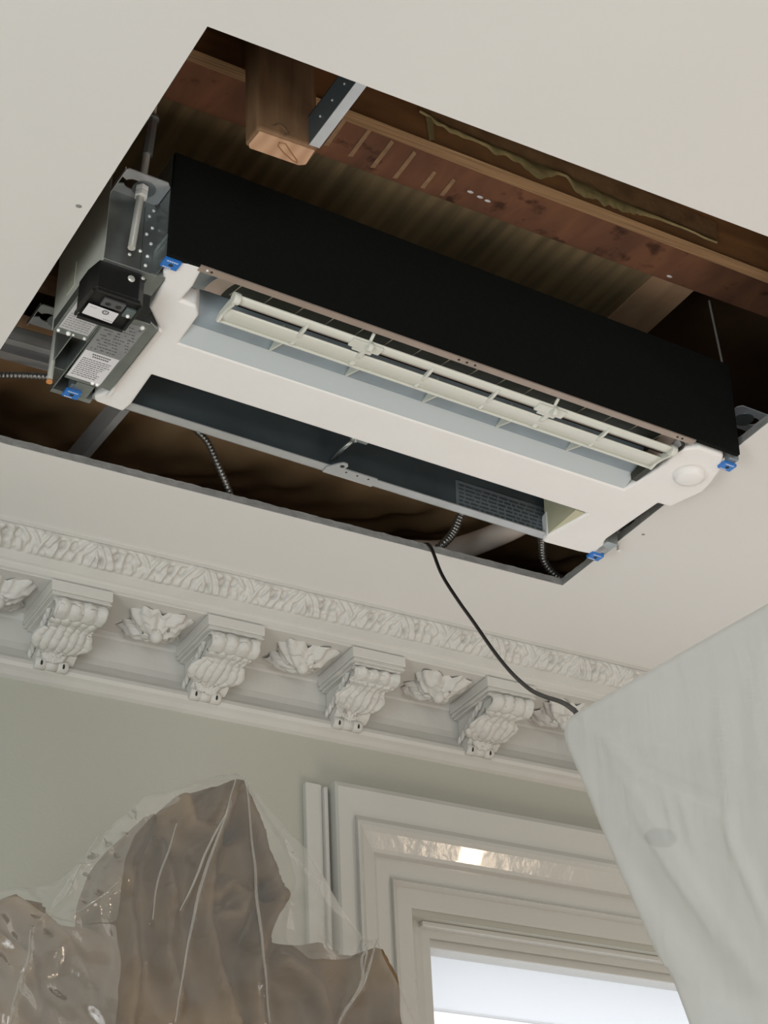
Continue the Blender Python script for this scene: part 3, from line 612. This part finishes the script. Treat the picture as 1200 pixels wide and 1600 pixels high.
# terminal box (black) hanging under it
TX0, TX1, TY0, TY1, TZ = -.080, -.004, .059, .136, -.056
b = MB(); b.prism([(TX0, TY0), (TX1 - .012, TY0), (TX1, TY0 + .012), (TX1 + .002, TY0 + .03), (TX1 - .004, TY1), (TX0 + .006, TY1), (TX0 - .006, TY1 - .014), (TX0 - .006, TY0 + .03)], TZ + .006, 0)
b.box((TX0 - .006, TY0 + .005, TZ), (TX0 - .002, TY1 - .004, TZ + .007)); b.box((TX0, TY1 - .006, TZ), (TX1 - .004, TY1, TZ + .007)); b.box((TX0, TY0, TZ), (TX1 - .008, TY0 + .004, TZ + .007)); b.box((TX1 - .006, TY0 + .01, TZ), (TX1 - .001, TY1 - .006, TZ + .007))
tb = b.build('terminal_box', m_bplas, ac, bevel=.0015, label='black plastic terminal box')
for x, z, r_ in ((-.030, -.016, .0058), (-.012, -.008, .003)): MB().ball((x, TY0 - .001, z), r_, 16, 8, 0, (1, .4, 1)).build('screw', m_zinc, tb)
lx0, ly0 = -.076, .104
d = MB(); d.prism([(-.078, .094), (-.030, .096), (-.030, .122), (-.078, .120)], TZ - .0005, TZ + .0015); lc = d.build('white_card', m_white, tb, bevel=.0008)
d = MB(); d.tube([(-.049 + .0042 * math.cos(a * math.pi / 10 - math.pi / 2 + .5), .1005 + .0042 * math.sin(a * math.pi / 10 - math.pi / 2 + .5), TZ - .0008) for a in range(0, 18)], .0009, 6); d.box((-.0495, .0955, TZ - .0012), (-.0485, .101, TZ - .0005))
for k in range(5): d.box((-.046 + k * .003, .1165, TZ - .0008), (-.0442 + k * .003, .1173, TZ - .0004)); d.box((-.074 + k * .0022, .098, TZ - .0008), (-.0726 + k * .0022, .0985, TZ - .0004))
d.build('power_mark', m_ink, lc)
d = MB(); d.box((-.062, .074, TZ + .001), (-.028, .091, TZ + .006)); tm = d.build('terminal_block', mat('grey_terminal', (.10, .10, .10), .5), tb, bevel=.001)
d = MB(); d.box((-.025, .080, TZ + .001), (-.006, .100, TZ + .006)); d.build('clear_clamp', mat('teal_grey_clamp', (.16, .20, .20), .3, metal=.4), tb, bevel=.001)
for x in (-.053, -.037): MB().ball((x, .0825, TZ + .001), .0045, 12, 6, 0, (1, .8, .4)).build('terminal_hole', m_bplas, tb)
d = MB(); d.ball((-.017, .094, TZ), .003, 12, 6); d.build('screw', m_nut, tb)
# printed plates
PZ = -.020
b = MB(); b.box((-.082, .10, PZ), (-.028, .2275, PZ + .0015)); b.box((-.082, .226, PZ), (-.028, .2275, PZ + .012)); b.box((-.083, .10, PZ), (-.0815, .2275, PZ + .02)); pl1 = b.build('cover_plate', m_galv, ac, bevel=.0006)
MB().box((-.079, .12, PZ - .0004), (-.032, .214, PZ)).build('printed_label', mat('pale_print_label', (.55, .55, .57), .5), pl1)
d = MB()
for r_ in range(7):
    x = -.076
    while x < -.036: L = random.uniform(.002, .007); d.box((x, .172 + r_ * .0058, PZ - .0008), (min(x + L, -.034), .1735 + r_ * .0058, PZ - .0004)); x += L + .0015
d.build('print_line', m_plate, pl1)
for x, r_ in ((-.060, .004), (-.052, .002), (-.076, .0028), (-.034, .0028)): MB().ball((x, .2225, PZ), r_, 12, 6).build('screw', m_nut, pl1)
b = MB(); b.prism([(-.026, .14), (.038, .14), (.040, .330), (-.022, .330)], PZ - .001, PZ + .001); b.box((-.027, .14, PZ), (-.0255, .33, PZ + .006)); b.prism([(.038, .14), (.054, .15), (.056, .335), (.040, .332)], PZ + .003, PZ + .006); b.prism([(-.022, .328), (.040, .328), (.040, .330), (-.022, .330)], PZ - .001, PZ + .008)
pl2 = b.build('wiring_plate', m_galv, ac, bevel=.0006)
MB().box((-.023, .15, PZ - .0016), (.036, .2445, PZ - .001)).build('wiring_chart', m_plate, pl2)
MB().box((-.022, .2455, PZ - .0016), (.034, .322, PZ - .001)).build('white_notice', m_white, pl2)
d = MB()
for r_ in range(11):
    x = -.018
    while x < .032:
        L = random.uniform(.0015, .006)
        if random.random() < .75: d.box((x, .160 + r_ * .0075, PZ - .0019), (min(x + L, .034), .1622 + r_ * .0075, PZ - .0016))
        x += L + .0015
for r_ in range(10):
    x = -.018; xe_ = .030 - random.uniform(0, .012)
    while x < xe_: L = random.uniform(.002, .006); d.box((x, .265 + r_ * .0052, PZ - .0019), (min(x + L, xe_), .2665 + r_ * .0052, PZ - .0016)); x += L + .0012
for r_, (a_, c_) in enumerate(((-.008, .022), (-.006, .020))):
    x = a_
    while x < c_: d.box((x, .2495 + r_ * .0060, PZ - .0019), (x + .0024, .2525 + r_ * .0060, PZ - .0016)); x += .0034
d.build('print_line', m_ink, pl2)
for x, y, r_ in ((.030, .152, .004), (.022, .323, .0035), (.030, .323, .0035)): MB().ball((x, y, PZ - .001), r_, 12, 6).build('screw', m_nut, pl2)
b = MB(); b.box((-.045, .252, .0), (-.043, .34, .06)); b.box((-.018, .252, .0), (-.016, .40, .07)); b.box((-.045, .338, -.002), (-.016, .340, .06)); b.box((-.018, .395, -.001), (.05, .405, .06)); b.build('side_bracket', m_galv, ac)

# mounting ears
m_ear = mat('pale_zinc_ear', (.62, .65, .68), .35, metal=.3, var=.15, vscale=20)
def ear(cx, cy, z, flip):
    N_ = 28; R_ = .0135; W_ = .037; D_ = .029; s = flip
    outer = []; b = MB()
    # plate with a key-shaped slot: built as a ring of quads from slot outline to plate outline
    slot = []; plate = []
    for k in range(N_ + 1):
        a = math.radians(24) + (2 * math.pi - math.radians(48)) * k / N_ + (0 if s > 0 else math.pi)
        slot.append((cx - s * -.014 + R_ * math.cos(a), cy + R_ * math.sin(a) * .85))
        ca, sa = math.cos(a), math.sin(a); ox = s * .014; tx = ((W_ - ox) if ca > 0 else (W_ + ox)) / max(1e-6, abs(ca)); m_ = 1 / min(tx, D_ / max(1e-6, abs(sa))); plate.append((cx + ox + ca / m_, cy + sa / m_))
    for k in range(N_):
        q = [slot[k], slot[k+1], plate[k+1], plate[k]]; b.prism(q, z, z + .002)
    b.box((cx - W_ - .0015, cy - D_, z - .006), (cx - W_, cy + D_, z + .002)) if s < 0 else b.box((cx + W_, cy - D_, z - .006), (cx + W_ + .0015, cy + D_, z + .002))
    o = b.build('mounting_ear', m_ear, ac)
    d = MB(); d.tube([(cx - s * .004, cy, z - .0018), (cx - s * .004, cy, z - .0002)], .0175, 28); d.build('washer', m_galvd, o); return o
ear(-.038, .027, .130, -1)
e2 = al(60, 492, 2, .13); ear(e2.x + .030, e2.y, .13, -1)
e3 = al(1165, 655, 2, .13); ear(e3.x, e3.y, .13, 1)
ear(1.098, .36, .07, 1)
# threaded rods (hang from the timber above)
def W(p): return MA @ Vector(p)
def rod(pts, label, tip=None, nut=None, coupler=None, r=.0048):
    P_ = [W(p) for p in pts]; root = empty('threaded_rod', P_[-1]); tag(root, label, 'threaded rod')
    loc = [p - P_[-1] for p in P_]; b = MB(); b.tube(resample(loc, .0006) + [loc[-1]], r, 12, ridge=.06, pitch=.0024); b.build('rod', m_zinc, root)
    ax = (loc[1] - loc[0]).normalized()
    if nut is not None:
        c = W(nut) - P_[-1]; b = MB()
        for k in (0, 1): b.tube([c + ax * (.0105 * k), c + ax * (.0105 * k + .0088)], .0105, 6)
        b.build('nut', m_nut, root, bevel=.0008)
    if coupler is not None:
        c = W(coupler) - P_[-1]; b = MB(); b.tube([c - ax * .03, c + ax * .045], .0085, 8); b.tube([c - ax * .034, c - ax * .028], .0105, 12); b.build('coupler', m_galvd, root, bevel=.0006)
    if tip: b = MB(); b.tube([loc[-1] - ax * .003, loc[-1] + ax * .0006], r * 1.12, 12); b.build('painted_tip', m_orange, root, label='orange painted tip')
    return root
rod([(-.030, .022, .33), (-.039, .022, .135), (-.0475, .022, .008)], 'long threaded rod with two bright nuts at the front left ear of the unit', nut=(-.039, .022, .126), coupler=(-.0335, .022, .235), r=.0055)
r2a = al(88, 519, 1, .33); r2b = al(77, 597, 1, .33)
rod([(r2a.x + (r2a.x - r2b.x) * 1.6, .33, r2a.z + (r2a.z - r2b.z) * 2.2), tuple(r2a), tuple(r2b)], 'threaded rod with orange tip below the back left ear of the unit', tip=True, r=.0045)
r3a = al(1108, 470, 1, .11); r3b = al(1129, 570, 1, .11)
rod([tuple(r3a), tuple(r3b), (r3b.x + .006, .11, r3b.z - .05)], 'thin rod rising behind the right end of the black panel', r=.0022)
r4a = al(967, 838, 1, .375); r4b = al(967, 861, 1, .375)
rod([(r4a.x, .375, .12), tuple(r4a), tuple(r4b)], 'short rod end poking out beside the back right blue tag', r=.0038)

# ------------------------------------------------------------------ white dust sheet, right
SX = .89
def shmat():
    m = bpy.data.materials.new('white_sheet'); m.use_nodes = True; nt = m.node_tree; b = nt.nodes['Principled BSDF']; N = nt.nodes.new
    b.inputs['Base Color'].default_value = (.56, .555, .54, 1); b.inputs['Roughness'].default_value = .45; b.inputs['Coat Weight'].default_value = .15
    out = nt.nodes['Material Output']; tl = N('ShaderNodeBsdfTranslucent'); tl.inputs[0].default_value = (.7, .72, .68, 1); mx = N('ShaderNodeMixShader'); mx.inputs[0].default_value = .25
    tp_ = N('ShaderNodeBsdfTransparent'); m2 = N('ShaderNodeMixShader'); m2.inputs[0].default_value = .22
    nt.links.new(b.outputs[0], mx.inputs[1]); nt.links.new(tl.outputs[0], mx.inputs[2]); nt.links.new(mx.outputs[0], m2.inputs[1]); nt.links.new(tp_.outputs[0], m2.inputs[2]); nt.links.new(m2.outputs[0], out.inputs[0])
    tc = N('ShaderNodeTexCoord'); mp = N('ShaderNodeMapping'); mp.inputs['Rotation'].default_value = (math.radians(18), 0, 0); mp.inputs['Scale'].default_value = (1, 7, 1.1)
    n = N('ShaderNodeTexNoise'); n.inputs['Scale'].default_value = 5; n.inputs['Detail'].default_value = 4; bp = N('ShaderNodeBump'); bp.inputs['Strength'].default_value = .4; bp.inputs['Distance'].default_value = .006
    nt.links.new(tc.outputs['Object'], mp.inputs[0]); nt.links.new(mp.outputs[0], n.inputs['Vector']); nt.links.new(n.outputs['Fac'], bp.inputs['Height']); nt.links.new(bp.outputs[0], b.inputs['Normal']); return m
m_sheet = shmat()
m_sheet2 = m_sheet
# outline of the sheet's far side: along the top, round the corner, down the slanting edge
RO = .012
out_px = [(1200, 948), (1100, 1004), (1000, 1061), (930, 1101), (908, 1114), (898, 1121), (891, 1130), (888, 1142), (890, 1156), (898, 1178), (915, 1217), (948, 1297), (987, 1388), (1031, 1485), (1085, 1600)]
ol = [(p.y, p.z) for p in (on(px, py, 0, SX + RO) for px, py in out_px)]
yl_, zl_ = ol[-1]
n_ = 12; sl_ = (ol[0][1] - ol[3][1]) / (ol[0][0] - ol[3][0])
ol = [(.22 + (ol[0][0] - .22) * k / n_, ol[0][1] + sl_ * (.22 - ol[0][0]) * (1 - k / n_)) for k in range(n_)] + ol + [(yl_ - .10, zl_ - .35), (yl_ - .17, zl_ - .8), (yl_ - .20, .6), (yl_ - .21, .01)]
ols = resample(spline([(0, y, z) for y, z in ol], 16), .006)
def edge_dist(y, z): return min(math.hypot(p.y - y, p.z - z) for p in ols[::4])
tpx = [(900, 1122), (1000, 1061), (1100, 1004), (1200, 948)]
tp = [on(px, py, 0, SX) for px, py in tpx]
folds = [((960, 1190), (1200, 1560), .006, 14), ((985, 1260), (1130, 1480), .006, 10), ((975, 1330), (1180, 1600), -.010, 26), ((1120, 1090), (1150, 1400), .005, 9), ((1130, 1280), (1200, 1450), .008, 10), ((1060, 1230), (1085, 1330), .004, 6), ((1170, 1060), (1195, 1300), .004, 8), ((930, 1140), (1000, 1210), .005, 10), ((1035, 1230), (1060, 1320), .003, 5), ((1000, 1200), (1130, 1260), -.003, 6)]
fw = [((on(*a, 0, SX).y, on(*a, 0, SX).z), (on(*c, 0, SX).y, on(*c, 0, SX).z), h, w_ * .00055) for a, c, h, w_ in folds]
def shx(y, z):
    h = .004 * noise.noise(Vector((y * 5, z * 2, 3))) + .0007 * noise.noise(Vector(((y + .35 * z) * 40, z * 6, 6)))
    for a, c, hh, ww in fw:
        d_, t_ = segd((y, z), a, c); h += .42 * hh * math.exp(-(d_ / ww) ** 2) * math.sin(math.pi * min(1, .12 + .8 * t_)) 
    return h
TH = .38
ya, za = ols[0].y, ols[0].z
inner = [Vector((0, ya, za - (za - .01) * k / (len(ols) - 1))) for k in range(len(ols))]
b = MB(); NU = 150
def face(u, v):
    k = int(round(v * (len(ols) - 1))); e_ = ols[k]; q = inner[k]; f = 1 - (1 - u) ** 2
    L_ = (e_ - q).length; y = q.y + (e_.y - q.y) * f; z = q.z + (e_.z - q.z) * f
    d = (1 - f) * L_; r_ = .022
    rnd = RO * (1 - math.sqrt(max(0, 1 - (max(0, r_ - d) / r_) ** 2)))
    return (SX + rnd - shx(y, z) * sm(d / .05), y, z)
b.grid(face, NU, len(ols) - 1)
def side(u, v):
    k = int(round(v * (len(ols) - 1))); e_ = ols[k]; q = inner[k]; ins = .012 * sm(u * 4)
    dr = (q - e_); dr = dr.normalized() if dr.length > 1e-6 else Vector((0, 0, 0))
    return (SX + RO + u * (TH - RO), e_.y + dr.y * ins, e_.z + dr.z * ins)
b.grid(side, 10, len(ols) - 1)
b.add([(SX, ya, .01), (SX + TH, ya, .01), (SX + TH, ya, za), (SX, ya, za)], [(0, 1, 2, 3)])
sh = b.build('dust_sheet', m_sheet); tag(sh, 'large white translucent dust sheet over a tall boxy object at right', 'dust sheet')
# the covered thing: tall cabinet-like block just inside
pd = on(985, 1300, 0, SX)
cb = MB(); cb.box((SX + .05, .30, 0), (SX + .34, .78, 2.22)); ch = cb.build('covered_cabinet', mat('covered_grey', (.6, .6, .57), .6), bevel=.01)
tag(ch, 'tall grey block hidden under the white dust sheet', 'cabinet')
MB().ball((SX + .030, pd.y, pd.z), .0105, 14, 10, 0, (1.4, 1.0, .7)).build('dark_spot_ball', m_bplas, ch)  # added dark ball that shows as a soft dark spot through the sheet

# ------------------------------------------------------------------ carved crest under clear film, lower left
CYP = 2.34
def cp2(px, py, Y=CYP): p = on(px, py, 1, Y); return (p.x, p.z)
wood_px = [(-90, 1405), (0, 1400), (20, 1392), (80, 1390), (100, 1428), (172, 1436), (176, 1360), (195, 1312), (235, 1266), (278, 1250), (292, 1227), (340, 1213), (375, 1209), (394, 1227), (432, 1275), (438, 1318), (461, 1370), (462, 1396), (450, 1414), (436, 1438), (443, 1460), (480, 1466), (510, 1458), (545, 1468), (572, 1482), (590, 1472), (604, 1492), (635, 1550), (652, 1610), (665, 1900), (-90, 1900)]
holes_px = [[(345, 1296), (378, 1276), (388, 1292), (372, 1306), (350, 1312)], [(412, 1368), (432, 1366), (444, 1390), (440, 1408), (426, 1402)]]
def cloudmesh(name, poly, holes, res, hf, depth, matl, parent=None):
    xs = [p[0] for p in poly]; zs = [p[1] for p in poly]; x0, x1, z0, z1 = min(xs), max(xs), min(zs), max(zs)
    nx = int((x1 - x0) / res) + 1; nz = int((z1 - z0) / res) + 1; idx = {}; V = []; F = []
    def vid(i, j):
        if (i, j) not in idx: idx[(i, j)] = len(V); V.append([x0 + i * res, z0 + j * res])
        return idx[(i, j)]
    for j in range(nz):
        for i in range(nx):
            c = (x0 + (i + .5) * res, z0 + (j + .5) * res)
            if inside(c, poly) and not any(inside(c, h) for h in holes): F.append((vid(i, j), vid(i + 1, j), vid(i + 1, j + 1), vid(i, j + 1)))
    ec = {}
    for f in F:
        for a, c in zip(f, f[1:] + f[:1]): k = (min(a, c), max(a, c)); ec[k] = ec.get(k, 0) + 1
    be = [k for k, n_ in ec.items() if n_ == 1]; nb = {}
    for a, c in be: nb.setdefault(a, []).append(c); nb.setdefault(c, []).append(a)
    for _ in range(10):
        new = {a: [(V[a][0] * .5 + sum(V[c][0] for c in l) / len(l) * .5), (V[a][1] * .5 + sum(V[c][1] for c in l) / len(l) * .5)] for a, l in nb.items() if len(l) == 2}
        for a, p in new.items(): V[a] = p
    dist = {}
    vs = [(x, hf(x, z, i in nb), z) for i, (x, z) in enumerate(V)]
    b = MB(); b.add(vs, F, 0, True)
    if depth:
        k = len(vs); back = [(x, CYP + depth, z) for x, z in V]; b.v += back
        for f in F: b.f.append(tuple(i + k for i in f[::-1])); b.mi.append(0); b.sm.append(False)
        for a, c in be: b.f.append((a, c, c + k, a + k)); b.mi.append(0); b.sm.append(True)
    return b.build(name, matl, parent)
wp = [cp2(*p) for p in wood_px]; hp = [[cp2(*p) for p in h] for h in holes_px]
def pxline(pts): return [cp2(*p) for p in pts]
scrolls = [pxline(l) for l in ([(375, 1225), (350, 1270), (330, 1340), (325, 1430), (340, 1520), (370, 1600)], [(375, 1225), (400, 1290), (420, 1350), (445, 1400), (420, 1440), (400, 1520), (410, 1600)],
          [(235, 1280), (205, 1340), (200, 1420), (215, 1500), (200, 1600)], [(290, 1245), (300, 1290), (340, 1300)], [(20, 1405), (60, 1430), (100, 1470), (140, 1540), (150, 1640)], [(450, 1500), (500, 1540), (520, 1620)],
          [(590, 1490), (610, 1540), (620, 1620)], [(250, 1320), (270, 1400), (260, 1480), (280, 1560)], [(340, 1400), (360, 1380), (385, 1400), (375, 1430), (350, 1430)], [(0, 1470), (40, 1500), (60, 1580)])]
def woodh(x, z, edge_):
    h = 0
    for l in scrolls:
        d_ = min(segd((x, z), a, c)[0] for a, c in zip(l, l[1:])); h = max(h, .045 * math.exp(-(d_ / .015) ** 2))
    h += .012 * noise.noise(Vector((x * 14, z * 10, 2))) + .004 * noise.noise(Vector((x * 45, z * 40, 7)))
    return CYP + .03 - h + (.018 if edge_ else 0)
cr = cloudmesh('carved_crest', wp, hp, .0055, woodh, .13, m_wood); tag(cr, 'brown carved wooden crest of a tall piece, wrapped in clear plastic', 'carved wood')
zlow = min(p[1] for p in wp)
b = MB(); b.box((min(p[0] for p in wp) , CYP + .03, 0), (max(p[0] for p in wp), CYP + .13, zlow + .001)); b.build('frame_body', m_wood, cr, bevel=.005)

def filmmat():
    m = bpy.data.materials.new('clear_film'); m.use_nodes = True; nt = m.node_tree; nt.nodes.clear(); N = nt.nodes.new; L = nt.links.new
    out = N('ShaderNodeOutputMaterial'); tr = N('ShaderNodeBsdfTransparent'); df = N('ShaderNodeBsdfDiffuse'); gl = N('ShaderNodeBsdfGlossy'); tl = N('ShaderNodeBsdfTranslucent')
    tr.inputs[0].default_value = (.97, .97, .96, 1); df.inputs[0].default_value = (.72, .70, .66, 1); tl.inputs[0].default_value = (.7, .69, .66, 1); gl.inputs['Roughness'].default_value = .12
    lw = N('ShaderNodeLayerWeight'); lw.inputs[0].default_value = .32
    tc = N('ShaderNodeTexCoord'); n = N('ShaderNodeTexNoise'); n.inputs['Scale'].default_value = 14; n.inputs['Detail'].default_value = 3; n.inputs['Distortion'].default_value = 1.2
    bp = N('ShaderNodeBump'); bp.inputs['Strength'].default_value = .4; bp.inputs['Distance'].default_value = .009
    L(tc.outputs['Object'], n.inputs['Vector']); L(n.outputs['Fac'], bp.inputs['Height'])
    for s_ in (df, gl, tl, lw): L(bp.outputs[0], s_.inputs['Normal'])
    m1 = N('ShaderNodeMixShader'); m1.inputs[0].default_value = .4; L(df.outputs[0], m1.inputs[1]); L(tl.outputs[0], m1.inputs[2])
    mr = N('ShaderNodeMapRange'); mr.inputs[1].default_value = 0; mr.inputs[2].default_value = 1; mr.inputs[3].default_value = .15; mr.inputs[4].default_value = .62
    L(lw.outputs['Facing'], mr.inputs[0])
    m2 = N('ShaderNodeMixShader'); L(mr.outputs[0], m2.inputs[0]); L(tr.outputs[0], m2.inputs[1]); L(m1.outputs[0], m2.inputs[2])
    mr2 = N('ShaderNodeMapRange'); mr2.inputs[3].default_value = .035; mr2.inputs[4].default_value = .34; L(lw.outputs['Fresnel'], mr2.inputs[0])
    m3 = N('ShaderNodeMixShader'); L(mr2.outputs[0], m3.inputs[0]); L(m2.outputs[0], m3.inputs[1]); L(gl.outputs[0], m3.inputs[2]); L(m3.outputs[0], out.inputs[0]); return m
m_film = filmmat()
FY = 2.27
film_px = [(-100, 1398), (0, 1388), (60, 1385), (100, 1371), (135, 1335), (165, 1300), (190, 1275), (225, 1243), (262, 1236), (300, 1221), (345, 1207), (375, 1202), (388, 1216), (430, 1272), (480, 1328), (522, 1400), (545, 1437), (566, 1460), (577, 1470), (585, 1465), (596, 1474), (600, 1494), (630, 1543), (650, 1600), (680, 1900), (-100, 1900)]
fpoly = [cp2(*p, FY) for p in film_px]
ridges = [((372, 1208), (330, 1330), (300, 1430), (270, 1600), 1.0), ((383, 1210), (395, 1380), (405, 1480), (416, 1600), 1.0), ((358, 1258), (330, 1310), (300, 1380), (278, 1425), .8), ((272, 1290), (262, 1330), (245, 1380), (235, 1440), .7),
          ((585, 1470), (560, 1540), (535, 1580), (520, 1610), 1.3), ((575, 1475), (560, 1500), (556, 1540), (540, 1570), 1.0), ((45, 1455), (40, 1500), (20, 1560), (10, 1610), .8), ((155, 1300), (120, 1360), (100, 1400), (60, 1440), .6),
          ((190, 1310), (160, 1335), (140, 1350), (120, 1352), .7), ((180, 1380), (160, 1400), (130, 1420), (110, 1432), .6), ((580, 1470), (566, 1480), (566, 1500), (556, 1530), .8)]
rpts = [([cp2(*p, FY) for p in r_[:4]], r_[4]) for r_ in ridges]
pk = cp2(375, 1202, FY)
def filmh(x, z, edge_):
    h = 0
    for l, s_ in rpts:
        d_ = min(segd((x, z), a, c)[0] for a, c in zip(l, l[1:])); h += .007 * s_ * math.exp(-(d_ / .005) ** 2)
    ang = math.atan2(x - pk[0], pk[1] - z); rr = math.hypot(x - pk[0], pk[1] - z)
    h += .006 * noise.noise(Vector((ang * 7, rr * 2, 3))) + .006 * noise.noise(Vector((x * 24, z * 20, 5))) * sm(rr / .2)
    left = sm((pk[0] - .13 - x) / .1)
    h += left * .005 * noise.noise(Vector(((x + z) * 38, (x - z) * 20, 5)))
    return FY - h + .003 * (edge_) + (.015 * math.exp(-rr / .04))
fm = cloudmesh('plastic_film', fpoly, [], .004, filmh, 0, m_film); tag(fm, 'clear plastic film draped over the carved wooden crest, creased from its peak', 'plastic film')
# gathered pleats: double layers of the same film
b = MB()
for l, s_ in rpts:
    path = spline([(p[0], FY - .012, p[1]) for p in l], 10); n_ = len(path)
    def pf(u, v, path=path, n_=n_, s_=s_):
        p = path[int(round(v * (n_ - 1)))]; wd = (.0004 + .0018 * math.sin(math.pi * min(1, v * 1.1) * .9)) * s_
        return (p.x + (u - .5) * 2 * wd, filmh(p.x, p.z, False) - .0015 - .002 * math.sin(math.pi * u), p.z)
    b.grid(pf, 4, n_ - 1)
    b.grid(lambda u, v, pf=pf: (pf(u, v)[0] * 1.0, pf(u, v)[1] - .0012, pf(u, v)[2]), 4, n_ - 1)
b.build('pleat', m_film, fm)

# loose flaps where the film lies double, off the timber
for k_, pts in enumerate(([(268, 1238), (284, 1252), (240, 1272), (206, 1308), (190, 1350), (186, 1440), (120, 1446), (70, 1430), (105, 1374), (140, 1334), (190, 1278), (226, 1246)],
            [(436, 1292), (480, 1332), (520, 1402), (544, 1440), (566, 1464), (548, 1500), (480, 1500), (440, 1470), (452, 1410), (460, 1380)],
            [(-90, 1410), (30, 1402), (70, 1432), (120, 1448), (181, 1442), (184, 1500), (178, 1600), (172, 1700), (-90, 1700)])):
    pl_ = [cp2(*p, FY) for p in pts]
    q = cloudmesh('film_flap', pl_, [], .004, lambda x, z, e_, k_=k_: filmh(x, z, False) - .006 - .004 * noise.noise(Vector((x * 9 + k_, z * 12, 8))), 0, m_film, fm)
